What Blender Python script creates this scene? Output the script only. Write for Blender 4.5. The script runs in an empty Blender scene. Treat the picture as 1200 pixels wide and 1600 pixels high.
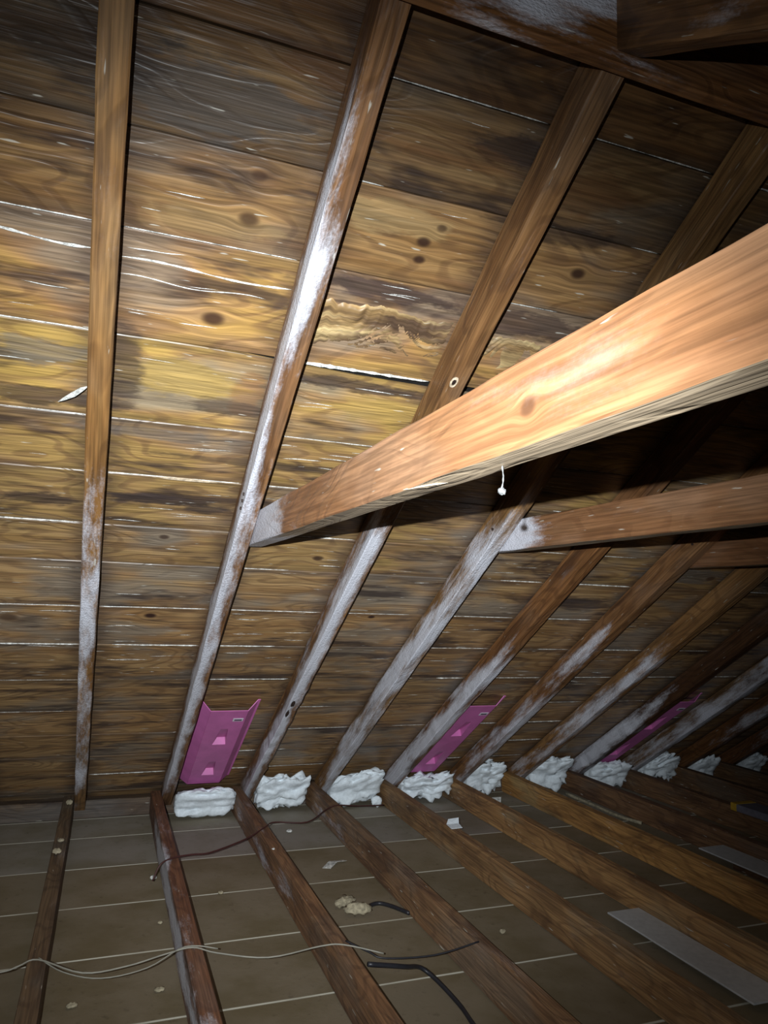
import bpy, math, random
from mathutils import Vector, noise, Matrix
random.seed(4)
scn = bpy.context.scene
COL = scn.collection

# ------------------------------------------------------------------ camera
cam_d = bpy.data.cameras.new('camera')
cam = bpy.data.objects.new('camera', cam_d); COL.objects.link(cam)
cam_d.sensor_fit = 'VERTICAL'; cam_d.sensor_height = 24.0
cam_d.lens = 24.0 * 1135.23 / 1600.0
cam_d.clip_start = 0.02; cam_d.clip_end = 60
R_ = ((0.93537554, 0.34566327, -0.07476302),
      (-0.35215684, 0.92980472, -0.10699881),
      (0.03252945, 0.12641238, 0.99144427))          # columns: right, forward, up
CAM = Vector((0.0555, -3.8741, 0.9785))
M = Matrix.Identity(4)
for i in range(3):
    M[i][0] = R_[i][0]; M[i][1] = R_[i][2]; M[i][2] = -R_[i][1]; M[i][3] = CAM[i]
cam.matrix_world = M
scn.camera = cam

# ------------------------------------------------------------------ world, lights, exposure
w = bpy.data.worlds.new('world'); scn.world = w; w.use_nodes = True
w.node_tree.nodes['Background'].inputs[0].default_value = (0.6, 0.7, 0.9, 1)
w.node_tree.nodes['Background'].inputs[1].default_value = 0.01
scn.view_settings.view_transform = 'Standard'
scn.view_settings.look = 'None'
scn.view_settings.gamma = 1.0
scn.view_settings.use_curve_mapping = False
scn.view_settings.exposure = 0.0

def lamp(name, power, size_deg, blend, loc, target, radius, col):
    ld = bpy.data.lights.new(name, 'SPOT'); ld.energy = power
    ld.spot_size = math.radians(size_deg); ld.spot_blend = blend
    ld.shadow_soft_size = radius; ld.color = col
    o = bpy.data.objects.new(name, ld); COL.objects.link(o)
    o.location = loc
    o.rotation_euler = (Vector(target) - Vector(loc)).to_track_quat('-Z', 'Y').to_euler()
    return o
# the hand torch that lights the attic: a hot beam and the wide spill of the same lamp
TORCH = (-0.04, -3.95, 1.035)
lamp('torch_beam', 370, 75, 1.0, TORCH, (0.60, -1.55, 1.06), 0.004, (0.90, 0.96, 1.0))
lamp('torch_spill', 46, 140, 1.0, TORCH, (0.60, -1.40, 0.60), 0.004, (0.90, 0.96, 1.0))

# ------------------------------------------------------------------ dimensions
S = 0.406                      # rafter spacing
W = 0.049                      # timber thickness
RD = 0.09                      # rafter depth
TH = 0.5793
c, s = math.cos(TH), math.sin(TH)
YR, ZR = -2.9445, 1.928         # ridge, at the underside of the rafters
ZF = -0.1154                   # floor of the joist bays
X0, X1 = -1.25, 6.75           # gable ends
YB = 2 * YR                    # the other eave
def roof(x, t, off=0.0, back=False):
    """point of the roof: t metres up the slope from the eave, off metres outwards"""
    y = -t * c + off * s
    z = t * s + off * c
    if back: y = 2 * YR - y
    return Vector((x, y, z))

# ------------------------------------------------------------------ shader helpers
class G:
    def __init__(g, name, rough=0.5):
        g.m = bpy.data.materials.new(name); g.m.use_nodes = True
        g.t = g.m.node_tree; g.n = g.t.nodes; g.l = g.t.links
        g.b = g.n['Principled BSDF']; g.b.inputs['Roughness'].default_value = rough
    def s(g, sock, v):
        if isinstance(v, bpy.types.NodeSocket): g.l.new(v, sock)
        elif isinstance(v, (tuple, list)) and len(v) == 3 and sock.type == 'RGBA': sock.default_value = (*v, 1)
        else: sock.default_value = v
    def ma(g, op, a, b=0.0, c_=None, clamp=False):
        n = g.n.new('ShaderNodeMath'); n.operation = op; n.use_clamp = clamp
        g.s(n.inputs[0], a); g.s(n.inputs[1], b)
        if c_ is not None: g.s(n.inputs[2], c_)
        return n.outputs[0]
    def ramp(g, x, lo, hi, a=0.0, b=1.0):
        n = g.n.new('ShaderNodeMapRange'); n.interpolation_type = 'SMOOTHSTEP'
        g.s(n.inputs[0], x); n.inputs[1].default_value = lo; n.inputs[2].default_value = hi
        n.inputs[3].default_value = a; n.inputs[4].default_value = b
        return n.outputs[0]
    def xyz(g, a, b, c_=0.0):
        n = g.n.new('ShaderNodeCombineXYZ')
        g.s(n.inputs[0], a); g.s(n.inputs[1], b); g.s(n.inputs[2], c_); return n.outputs[0]
    def noise(g, v, scale=1.0, detail=3.0, rough=0.55, dist=0.0):
        n = g.n.new('ShaderNodeTexNoise'); g.s(n.inputs['Vector'], v)
        n.inputs['Scale'].default_value = scale; n.inputs['Detail'].default_value = detail
        n.inputs['Roughness'].default_value = rough; n.inputs['Distortion'].default_value = dist
        return n.outputs[0]
    def mix(g, f, a, b, mode='MIX'):
        n = g.n.new('ShaderNodeMix'); n.data_type = 'RGBA'; n.blend_type = mode
        g.s(n.inputs[0], f); g.s(n.inputs[6], a); g.s(n.inputs[7], b); return n.outputs[2]
    def uv(g, name='m'):
        n = g.n.new('ShaderNodeUVMap'); n.uv_map = name
        q = g.n.new('ShaderNodeSeparateXYZ'); g.l.new(n.outputs[0], q.inputs[0])
        return q.outputs[0], q.outputs[1]
    def prop(g, name, vec=False):
        n = g.n.new('ShaderNodeAttribute'); n.attribute_type = 'OBJECT'; n.attribute_name = name
        return n.outputs['Color'] if vec else n.outputs['Fac']
    def rnd(g):
        n = g.n.new('ShaderNodeObjectInfo'); return n.outputs['Random']
    def bump(g, h, strength=0.4, dist=0.01):
        n = g.n.new('ShaderNodeBump'); n.inputs['Strength'].default_value = strength
        n.inputs['Distance'].default_value = dist; g.l.new(h, n.inputs['Height'])
        g.l.new(n.outputs[0], g.b.inputs['Normal'])

def wood_material(name, A, B, DARK, GREY, knots=(), ref=None, dark_amt=1.0, grey_amt=1.0,
                  bays=False, frost=False, edge=True, rough=0.5, ochre=None, gloss=0.5, under=None, blobs=()):
    g = G(name)
    u, v = g.uv('m'); nu, nv = g.uv('n')
    r = g.ma('MULTIPLY', g.rnd(), 37.0)
    kd = None; gu = 0.0
    v2 = v
    for (ku, kv, kr, hole) in knots:
        du = g.ma('MULTIPLY', g.ma('SUBTRACT', u, ku), 0.7); dv = g.ma('SUBTRACT', v, kv)
        d2 = g.ma('ADD', g.ma('MULTIPLY', du, du), g.ma('MULTIPLY', dv, dv))
        e = g.ma('DIVIDE', 1.0, g.ma('MULTIPLY_ADD', g.ma('MULTIPLY', d2, d2), 1.0 / (kr * 1.5) ** 4, 1.0))
        v2 = g.ma('SUBTRACT', v2, g.ma('MULTIPLY', g.ma('MULTIPLY', dv, e), 0.85))
        k = g.ramp(d2, (kr * 0.35) ** 2, (kr * 1.05) ** 2, hole, 0.0)
        kd = k if kd is None else g.ma('MAXIMUM', kd, k)
    wob = g.noise(g.xyz(g.ma('MULTIPLY', u, 1.6), g.ma('MULTIPLY', v2, 5.0), r), 1.0, 2)
    ring = g.ma('SINE', g.ma('MULTIPLY_ADD', wob, 95.0, g.ma('MULTIPLY', v2, 60.0)))
    ring = g.ramp(ring, 0.1, 1.0)
    fine = g.noise(g.xyz(g.ma('MULTIPLY', u, 5.0), g.ma('MULTIPLY', v2, 170.0), r), 1.0, 3)
    mid = g.noise(g.xyz(g.ma('MULTIPLY', u, 2.4), g.ma('MULTIPLY', v2, 34.0), r), 1.0, 3)
    big = g.noise(g.xyz(g.ma('MULTIPLY', u, 2.2), g.ma('MULTIPLY', v, 5.0), g.ma('ADD', r, 5.0)), 1.0, 3, 0.6)
    big2 = g.noise(g.xyz(g.ma('MULTIPLY', u, 2.1), g.ma('MULTIPLY', v, 8.0), g.ma('ADD', r, 11.0)), 1.0, 4, 0.65)
    col = g.mix(g.ramp(mid, 0.32, 0.68), A, B)
    if ochre is not None:
        col = g.mix(g.ma('MULTIPLY', g.ramp(big, 0.45, 0.6), g.prop('ochre')), col, ochre)
    col = g.mix(g.ma('MULTIPLY', ring, 0.55), col, g.mix(0.6, DARK, B))
    gm = g.ramp(big, 0.36, 0.52, 1.0, 0.0)
    col = g.mix(g.ma('MULTIPLY', gm, 0.75 * grey_amt), col, GREY)
    dm = g.ramp(g.ma('MULTIPLY_ADD', mid, 0.30, big2), 0.67, 0.83)
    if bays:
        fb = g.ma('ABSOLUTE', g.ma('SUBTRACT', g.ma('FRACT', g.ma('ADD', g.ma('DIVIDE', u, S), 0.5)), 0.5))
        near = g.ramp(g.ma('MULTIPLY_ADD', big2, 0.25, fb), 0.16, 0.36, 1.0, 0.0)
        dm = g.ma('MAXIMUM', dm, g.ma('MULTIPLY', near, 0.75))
    if edge:
        ed = g.ma('ABSOLUTE', g.ma('SUBTRACT', nv, 0.5))
        em = g.ramp(g.ma('MULTIPLY_ADD', big2, 0.55, ed), 0.60, 0.78)
        dm = g.ma('MAXIMUM', dm, g.ma('MULTIPLY', em, 0.62))
    col = g.mix(g.ma('MULTIPLY', dm, 0.85 * dark_amt, clamp=True), col, DARK)
    if blobs:
        w1 = g.noise(g.xyz(g.ma('MULTIPLY', u, 9.0), g.ma('MULTIPLY', v, 30.0), 2.0), 1.0, 4, 0.65)
        for (bu, bv, ru, rv, bc, ba) in blobs:
            a_ = g.ma('DIVIDE', g.ma('SUBTRACT', u, bu), ru); b_ = g.ma('DIVIDE', g.ma('SUBTRACT', v, bv), rv)
            d = g.ma('SQRT', g.ma('ADD', g.ma('MULTIPLY', a_, a_), g.ma('MULTIPLY', b_, b_)))
            d = g.ma('MULTIPLY_ADD', g.ma('SUBTRACT', w1, 0.5), 2.2, d)
            col = g.mix(g.ramp(d, 0.65, 1.15, ba, 0.0), col, g.mix(1.0, bc, g.mix(g.ramp(mid, .3, .7), (.75, .75, .75), (1.2, 1.2, 1.2)), 'MULTIPLY'))
    col = g.mix(1.0, col, g.mix(g.ramp(fine, 0.3, 0.7), (0.62, 0.62, 0.62), (1.12, 1.12, 1.12)), 'MULTIPLY')
    if under is not None:
        col = g.mix(g.ma('MULTIPLY', g.ramp(v, -0.0095, -0.0085, 1.0, 0.0), 0.85), col, g.mix(g.ramp(mid, .35, .65), under, tuple(x * .6 for x in under)))
    if kd is not None:
        col = g.mix(kd, col, (0.035, 0.015, 0.012))
    col = g.mix(1.0, col, g.prop('tint', True), 'MULTIPLY')
    hgt = g.ma('MULTIPLY_ADD', fine, 0.6, g.ma('MULTIPLY_ADD', mid, 0.9, g.ma('MULTIPLY', ring, -0.3)))
    ro = rough
    # frost specks, and glints off the grain ridges painted into the colour
    sp = g.noise(g.xyz(g.ma('MULTIPLY', u, 14.0), g.ma('MULTIPLY', v, 110.0), r), 1.0, 2, 0.5)
    spm = g.ramp(sp, 0.70, 0.76)
    col = g.mix(g.ma('MULTIPLY', spm, 0.6), col, (0.62, 0.60, 0.52))
    if frost:
        f0, f1, fa, fq, fw = (g.prop(k) for k in ('f0', 'f1', 'fa', 'fq', 'fw'))
        lo = g.ma('MULTIPLY', g.ma('SUBTRACT', u, f0), 2.6, clamp=True)
        hi = g.ma('MULTIPLY', g.ma('SUBTRACT', f1, u), 2.6, clamp=True)
        dq = g.ma('DIVIDE', g.ma('SUBTRACT', v, fq), fw)
        gq = g.ma('DIVIDE', 1.0, g.ma('MULTIPLY_ADD', g.ma('MULTIPLY', dq, dq), 1.0, 1.0))
        win = g.ma('MULTIPLY', g.ma('MULTIPLY', lo, hi), g.ma('MULTIPLY', gq, fa))
        n1 = g.noise(g.xyz(g.ma('MULTIPLY', u, 5.0), g.ma('MULTIPLY', v, 22.0), r), 1.0, 5, 0.7)
        n2 = g.noise(g.xyz(g.ma('MULTIPLY', u, 120.0), g.ma('MULTIPLY', v, 200.0), r), 1.0, 2, 0.6)
        n3 = g.noise(g.xyz(g.ma('MULTIPLY', u, 2.2), g.ma('MULTIPLY', v, 9.0), g.ma('ADD', r, 3.0)), 1.0, 2, 0.5)
        mk = g.ma('ADD', win, g.ma('ADD', g.ma('MULTIPLY', g.ma('ADD', n1, n3), 1.8), g.ma('MULTIPLY', n2, 0.35)))
        mk = g.ma('MULTIPLY', g.ramp(mk, 2.22, 2.95), g.ramp(win, 0.0, 0.25, 0.12, 1.0))
        col = g.mix(g.ma('MULTIPLY', mk, 0.88), col, (0.70, 0.72, 0.80))
        hgt = g.ma('ADD', hgt, g.ma('MULTIPLY', g.ma('MULTIPLY', mk, n2), 1.6))
    g.s(g.b.inputs['Base Color'], col)
    g.b.inputs['Roughness'].default_value = rough
    g.b.inputs['Specular IOR Level'].default_value = gloss
    g.bump(hgt, 0.55, 0.004)
    return g.m

def plain(name, col, rough=0.6, nscale=30.0, var=0.25, bump=0.3, spec=0.4, sss=0.0):
    g = G(name)
    tc = g.n.new('ShaderNodeTexCoord')
    n = g.noise(tc.outputs['Object'], nscale, 4, 0.6)
    k = g.ramp(n, 0.3, 0.7, 1 - var, 1 + var * 0.4)
    g.s(g.b.inputs['Base Color'], g.mix(1.0, tuple(col), g.xyz(k, k, k), 'MULTIPLY'))
    g.b.inputs['Roughness'].default_value = rough
    g.b.inputs['Specular IOR Level'].default_value = spec
    if sss:
        g.b.inputs['Subsurface Weight'].default_value = sss
        g.b.inputs['Subsurface Scale'].default_value = 0.01
    if bump: g.bump(n, bump, 0.01)
    return g.m

# knots read off the photograph: (x, t, radius, darkness)
KNOTS = [(0.227, 2.779, 0.022, 0.9), (0.262, 3.029, 0.018, 0.75), (0.266, 3.120, 0.013, 0.6),
         (0.632, 3.062, 0.014, 0.9), (0.637, 3.020, 0.012, 0.9), (0.198, 1.975, 0.013, 0.8),
         (0.194, 1.529, 0.018, 1.0), (0.693, 1.911, 0.016, 0.85), (0.992, 1.558, 0.012, 1.0),
         (1.022, 3.067, 0.016, 0.9), (-0.247, 1.500, 0.026, 0.7), (0.66, 3.10, 0.010, 0.7),
         (2.349, 1.917, 0.02, 0.8)]
_D = (0.055, 0.038, 0.034); _O = (0.40, 0.26, 0.085); _T = (0.50, 0.36, 0.17); _GR = (0.17, 0.145, 0.125); _R = (0.25, 0.115, 0.045)
# stains of the boards: x, t, half sizes, colour, strength
BLOBS = [(.18, 2.600, .15, .065, _O, .8), (.72, 2.585, .16, .05, _O, .7), (.34, 2.57, .04, .09, _R, .5),
         (.17, 2.145, .16, .025, _D, .9), (.30, 2.115, .10, .018, _D, .8), (.61, 2.925, .20, .024, _D, .9), (.63, 2.660, .20, .024, _D, .8),
         (.05, 2.600, .045, .14, _D, .7), (.32, 2.52, .12, .03, _D, .7), (-.13, 2.62, .12, .04, _GR, .7), (.16, 2.40, .25, .02, _GR, .6), (.16, 3.235, .20, .07, _GR, .8), (-.12, 2.488, .14, .03, _D, .75), (.74, 3.285, .10, .03, _D, .8),
         (-.08, 3.27, .2, .05, _D, .6), (.56, 3.10, .15, .04, _T, .5), (.61, 3.253, .15, .03, _R, .5), (.94, 3.246, .12, .05, _R, .6),
         (.34, 3.33, .07, .03, _R, .6), (-.14, 2.111, .10, .03, _D, .8), (.92, 3.15, .14, .03, _D, .7), (.19, 3.005, .14, .03, _T, .4),
         (.98, 2.91, .2, .04, _D, .8), (.42, 2.33, .3, .015, _D, .6), (1.4, 2.2, .3, .03, _D, .6), (2.2, 1.93, .25, .06, _GR, .8), (1.7, 1.72, .3, .03, _D, .6), (.9, 1.9, .1, .03, _O, .6)]
MAT_BOARD = wood_material('sheathing_wood', (0.45, 0.275, 0.125), (0.31, 0.165, 0.068), (0.050, 0.034, 0.030),
                          (0.24, 0.20, 0.155), knots=KNOTS, bays=True, rough=0.40, blobs=BLOBS, ochre=(0.44, 0.275, 0.085), gloss=0.6)
MAT_RAFTER = wood_material('rafter_wood', (0.26, 0.130, 0.052), (0.175, 0.080, 0.030), (0.045, 0.022, 0.014),
                           (0.20, 0.13, 0.085), frost=True, edge=False, dark_amt=0.6, grey_amt=0.5, rough=0.5)
MAT_TIE = wood_material('collar_tie_wood', (0.33, 0.170, 0.082), (0.275, 0.133, 0.060), (0.20, 0.09, 0.045),
                        (0.40, 0.25, 0.16), frost=True, edge=False, dark_amt=0.4, grey_amt=0.6, rough=0.45, under=(0.55, 0.46, 0.33),
                        knots=[(3.26, 0.038, 0.012, 0.55)])
MAT_JOIST = wood_material('joist_wood', (0.27, 0.16, 0.08), (0.19, 0.105, 0.052), (0.055, 0.028, 0.018),
                          (0.19, 0.16, 0.125), frost=True, edge=False, dark_amt=0.6, grey_amt=0.7, rough=0.7)
MAT_INSUL = plain('white_glass_wool', (0.80, 0.87, 0.92), 0.9, 60, 0.12, 0.25, 0.1)
MAT_PINK = plain('pink_foam', (0.62, 0.17, 0.44), 0.45, 12, 0.12, 0.1, 0.4)
MAT_WHITE = plain('white_sheet', (0.50, 0.50, 0.50), 0.75, 40, 0.10, 0.1, 0.2)
MAT_FROST = plain('frost', (0.68, 0.68, 0.64), 0.35, 90, 0.55, 0.6, 0.8)
MAT_FELT = plain('roofing_felt', (0.012, 0.011, 0.010), 0.9, 20, 0.3, 0.2, 0.2)
MAT_RED = plain('red_brown_cable', (0.06, 0.018, 0.016), 0.5, 20, 0.2, 0)
MAT_GREYC = plain('grey_cable', (0.26, 0.245, 0.20), 0.5, 20, 0.2, 0)
MAT_BLACKC = plain('black_cable', (0.02, 0.02, 0.025), 0.4, 20, 0.2, 0)
MAT_NAIL = plain('rusty_steel', (0.035, 0.022, 0.018), 0.5, 60, 0.4, 0.2)
MAT_PALE = plain('pale_debris', (0.36, 0.31, 0.21), 0.8, 60, 0.4, 0.5)
MAT_SPLINT = plain('splintered_wood', (0.62, 0.50, 0.36), 0.6, 60, 0.4, 0.4)
MAT_STRING = plain('white_string', (0.13, 0.13, 0.13), 0.8, 300, 0.4, 0.2)
MAT_YELLOW = plain('yellow_tape', (0.55, 0.33, 0.03), 0.6, 30, 0.2, 0)
MAT_GREYP = plain('grey_paint', (0.17, 0.165, 0.20), 0.6, 30, 0.2, 0.1)
MAT_STICKW = plain('white_sticker', (0.75, 0.75, 0.80), 0.5, 30, 0.05, 0)
MAT_STICKD = plain('sticker_print', (0.12, 0.06, 0.12), 0.5, 30, 0.05, 0)

def lath_material():
    g = G('ceiling_lath', 0.85)
    u, v = g.uv('m'); nu, nv = g.uv('n')
    r = g.ma('MULTIPLY', g.rnd(), 23.0)
    a = g.noise(g.xyz(g.ma('MULTIPLY', u, 3.0), g.ma('MULTIPLY', v, 3.0), r), 1.0, 4, 0.6)
    b = g.noise(g.xyz(g.ma('MULTIPLY', u, 40.0), g.ma('MULTIPLY', v, 40.0), r), 1.0, 3, 0.6)
    col = g.mix(g.ramp(a, 0.35, 0.65), (0.24, 0.20, 0.155), (0.18, 0.145, 0.095))
    col = g.mix(1.0, col, g.prop('tint', True), 'MULTIPLY')
    col = g.mix(g.ramp(b, 0.6, 0.75, 0, 0.35), col, (0.06, 0.045, 0.03))
    ed = g.ma('ABSOLUTE', g.ma('SUBTRACT', nv, 0.5))
    col = g.mix(g.ma('MULTIPLY', g.ramp(ed, 0.4865, 0.492), g.ramp(a, 0.3, 0.6, 0.2, 0.9)), col, (0.50, 0.48, 0.40))
    g.s(g.b.inputs['Base Color'], col)
    g.b.inputs['Specular IOR Level'].default_value = 0.15
    g.bump(b, 0.25, 0.004)
    return g.m
MAT_LATH = lath_material()

# ------------------------------------------------------------------ object helpers
def put(o, parent=None):
    COL.objects.link(o)
    if parent is not None: o.parent = parent
    return o
def tag(o, label=None, cat=None, group=None, kind=None):
    if label: o['label'] = label
    if cat: o['category'] = cat
    if group: o['group'] = group
    if kind: o['kind'] = kind
    return o
def empty(name, loc=(0, 0, 0)):
    o = bpy.data.objects.new(name, None); o.location = loc; o.empty_display_size = 0.05
    return put(o)
def look(o, tint=(1, 1, 1), frost=None, ochre=0.0):
    o['tint'] = [float(x) for x in tint]; o['ochre'] = float(ochre)
    f = frost or (0, 0.01, 0, 0, 1)
    for k, x in zip(('f0', 'f1', 'fa', 'fq', 'fw'), f): o[k] = float(x)
    return o
def mesh_obj(name, vs, fs, mat, parent=None, loc=(0, 0, 0), uvs=None, uvn=None, smooth=False):
    me = bpy.data.meshes.new(name)
    L = Vector(loc)
    me.from_pydata([tuple(Vector(p) - L) for p in vs], [], fs)
    if uvs is not None:
        for nm, src in (('m', uvs), ('n', uvn)):
            lay = me.uv_layers.new(name=nm)
            flat = [q for f in src for p in f for q in p]
            lay.data.foreach_set('uv', flat)
    me.materials.append(mat)
    if smooth: me.polygons.foreach_set('use_smooth', [True] * len(me.polygons))
    me.update()
    o = bpy.data.objects.new(name, me)
    if parent is not None:
        o.location = L - Vector(parent.location)
    else: o.location = L
    put(o, parent)
    return o

def timber(name, P, L, WD, D, mat, parent=None, u0=0.0, v0=0.0, seg=1, ch=0.002, jit=0.0, seed=0.0,
           edge=None, cut0=0.0, cut1=0.0, loc=None, perim=False):
    """squared timber. P(u, v, d) -> world; u along, v across 0..WD, d depth 0..D (d = 0 is the face looked at).
    cut0/cut1 slant the ends (du per metre of d)."""
    ring0 = [(0, ch), (ch, 0), (WD - ch, 0), (WD, ch), (WD, D - ch), (WD - ch, D), (ch, D), (0, D - ch)]
    n = 8; vs = []; par = []
    for k in range(seg + 1):
        uu = L * k / seg
        for j, (a, b) in enumerate(ring0):
            da = db = 0.0
            if jit:
                da = jit * noise.noise(Vector((uu * 9 + seed, j * 3.1, seed)))
                db = jit * noise.noise(Vector((uu * 9 + seed, j * 3.1, seed + 9)))
                if j in (0, 1): e = 1
                if edge: 
                    ea, eb = edge(uu, j, a, b); da += ea; db += eb
            u2 = uu
            if k == 0: u2 = uu + cut0 * b
            if k == seg: u2 = uu + cut1 * b
            vs.append(P(u2, a + da, b + db)); par.append((u2, a, b))
    fs, um, un = [], [], []
    per = [0]
    for j in range(n):
        a, b = ring0[j]; a2, b2 = ring0[(j + 1) % n]
        per.append(per[-1] + math.hypot(a2 - a, b2 - b))
    # perimeter coordinate with 0 where the left side meets the face
    for k in range(seg):
        for j in range(n):
            j2 = (j + 1) % n
            f = (k * n + j, (k + 1) * n + j, (k + 1) * n + j2, k * n + j2)
            fs.append(f)
            if perim or j not in (1, 5):
                q0, q1 = per[j], per[j + 1]
                if j >= 6: q0 -= per[8]; q1 -= per[8]   # the left side is negative
            else:
                q0, q1 = (ring0[j][0], ring0[j2][0])
            ua, ub = par[k * n + j][0], par[(k + 1) * n + j][0]
            um.append([(u0 + ua, v0 + q0), (u0 + ub, v0 + q0), (u0 + ub, v0 + q1), (u0 + ua, v0 + q1)])
            un.append([(ua / L, ring0[j][0] / WD), (ub / L, ring0[j][0] / WD), (ub / L, ring0[j2][0] / WD), (ua / L, ring0[j2][0] / WD)])
    a = tuple(range(n)); b = tuple(seg * n + j for j in reversed(range(n)))
    for f, base in ((a, 0), (b, seg * n)):
        fs.append(f)
        um.append([(v0 + par[i][2] * 0.2, v0 + par[i][1]) for i in f]); un.append([(0.5, 0.5)] * n)
    me_loc = loc if loc is not None else P(L / 2, WD / 2, D / 2)
    o = mesh_obj(name, vs, fs, mat, parent, me_loc, um, un)
    me = o.data
    # normals outwards whatever the handedness of P
    import bmesh
    bm = bmesh.new(); bm.from_mesh(me); bmesh.ops.recalc_face_normals(bm, faces=bm.faces); bm.to_mesh(me); bm.free()
    return o

def tube(name, pts, r, mat, parent=None, sides=6, loc=None, sub=4, rfun=None):
    P = [Vector(p) for p in pts]
    Q = []
    for i in range(len(P) - 1):
        p0 = P[max(i - 1, 0)]; p1 = P[i]; p2 = P[i + 1]; p3 = P[min(i + 2, len(P) - 1)]
        for k in range(sub):
            t = k / sub
            Q.append(0.5 * ((2 * p1) + (p2 - p0) * t + (2 * p0 - 5 * p1 + 4 * p2 - p3) * t * t + (3 * p1 - p0 - 3 * p2 + p3) * t ** 3))
    Q.append(P[-1])
    vs, fs = [], []
    for i, q in enumerate(Q):
        d = (Q[min(i + 1, len(Q) - 1)] - Q[max(i - 1, 0)]).normalized()
        a = d.cross(Vector((0, 0, 1)));
        if a.length < 1e-3: a = Vector((1, 0, 0))
        a.normalize(); b = d.cross(a)
        rr = r if rfun is None else r * rfun(i / (len(Q) - 1))
        for k in range(sides):
            an = 2 * math.pi * k / sides
            vs.append(q + rr * (math.cos(an) * a + math.sin(an) * b))
    for i in range(len(Q) - 1):
        for k in range(sides):
            k2 = (k + 1) % sides
            fs.append((i * sides + k, i * sides + k2, (i + 1) * sides + k2, (i + 1) * sides + k))
    fs.append(tuple(reversed(range(sides)))); fs.append(tuple((len(Q) - 1) * sides + k for k in range(sides)))
    return mesh_obj(name, vs, fs, mat, parent, loc or tuple(P[0]), smooth=True)

def lump(name, size, seed, mat, rough=0.35, freq=3.0, nu=26, nv=14, box=3.5, parent=None, shape=None, base=None, clampx=False):
    """lumpy rounded batt resting with its underside at z = base of its bounding box"""
    sx, sy, sz = size; vs, fs = [], []
    for i in range(nv + 1):
        ph = math.pi * i / nv - math.pi / 2
        for k in range(nu):
            th = 2 * math.pi * k / nu
            d = Vector((math.cos(ph) * math.cos(th), math.cos(ph) * math.sin(th), math.sin(ph)))
            q = (abs(d.x) ** box + abs(d.y) ** box + abs(d.z) ** box) ** (-1 / box)
            p = d * q
            n1 = noise.fractal(Vector((p.x * freq * sx / sz * .5 + seed * 7.3, p.y * freq * .6 + seed, p.z * freq)), 0.9, 2.1, 4)
            n2 = 1 - abs(noise.noise(Vector((p.x * 1.8 + seed * 3, p.y + seed, p.z * 5.5)))) * 2
            f = 1 + rough * n1 + 0.13 * rough / 0.35 * (n2 - .5)
            p = Vector((p.x * sx / 2 * (1 + (f - 1) * .25), p.y * sy / 2 * f, p.z * sz / 2 * f))
            if shape: p = shape(p)
            if clampx: p.x = max(-sx / 2, min(sx / 2, p.x))
            vs.append(p)
    zmin = min(p.z for p in vs)
    for p in vs: p.z -= zmin
    for i in range(nv):
        for k in range(nu):
            k2 = (k + 1) % nu
            fs.append((i * nu + k, i * nu + k2, (i + 1) * nu + k2, (i + 1) * nu + k))
    o = mesh_obj(name, vs, fs, mat, parent, (0, 0, 0), smooth=True)
    return o

# ------------------------------------------------------------------ roof boarding (front slope)
ceiling = tag(empty('ceiling', (2.7, -1.5, 1.0)), kind='structure')
ceiling['label'] = 'roof slope of old horizontal boards with dark stains and frosted joints'
SEAMS = [-0.36, -0.12, 0.10, 0.32, 0.56, 0.794, 1.062, 1.33, 1.581, 1.834, 2.020, 2.243, 2.444, 2.700, 2.960, 3.158, 3.352, 3.564]
TINTS = {0: (.8, .8, .8), 12: (1.1, 1.08, .95), 13: (1.05, 1.0, .95), 14: (.64, .61, .58), 15: (.46, .45, .44), 16: (.50, .42, .36)}
OCH = {9: .35, 10: .6, 11: .75, 12: 1.0, 13: .9, 14: .2}
def board(i, xa, xb, back, parent):
    t0, t1 = SEAMS[i], SEAMS[i + 1]
    g = 0.0035; rr = random.Random(i * 31 + int(xa * 10) + (77 if back else 0))
    lift = rr.uniform(-0.002, 0.002); tl = rr.uniform(-0.002, 0.002)
    def P(u, v, d):
        x = xa + u
        t = t0 + g / 2 + v
        k = v / (t1 - t0)
        if not back:
            wv = 0.0022 * noise.noise(Vector((x * 1.7, i * 5.0, 3.0)))
            if k > .5: t += wv + 0.0022 * noise.noise(Vector((x * 1.7, (i + 1) * 5.0, 3.0))) - wv
            else: t += wv
            if i == 12 and k > 0.5 and 0.3 < x < 1.3:      # open joint below the torn board
                t -= 0.020 * math.sin(math.pi * (x - 0.3) / 1.0)
                d *= 0.15
            if i == 13 and k < 0.5 and 0.3 < x < 1.3:      # its lower edge curls down into the room
                d -= 0.006 * math.sin(math.pi * (x - 0.3) / 1.0)
        return roof(x, t, RD + 0.0012 + lift * (k - .5) + abs(tl) * k + d, back)
    nseg = max(2, int(round((xb - xa) / (S / 2 if not back else S * 2))))
    o = timber('sheathing_board', P, xb - xa - 0.002, t1 - t0 - g, 0.02, MAT_BOARD, parent, u0=xa, v0=t0, seg=nseg, ch=0.0022)
    v = rr.uniform(.82, 1.08); h = rr.uniform(-.04, .04)
    tt = TINTS.get(i, (1, 1, 1)) if not back else (.7, .7, .7)
    look(o, [v * tt[0] * (1 + h), v * tt[1], v * tt[2] * (1 - h)], ochre=OCH.get(i, 0.1) if not back else 0)
    return o
for i in range(len(SEAMS) - 1):
    rr = random.Random(i * 3 + 1)
    js = [X0, S * [5, 8, 3, 6][i % 4], S * [11, 13, 10, 12][i % 4], X1]
    if i == 13: js = [X0, S, S * 6, S * 12, X1]
    for a, b in zip(js, js[1:]): board(i, a, b, False, ceiling)
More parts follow.
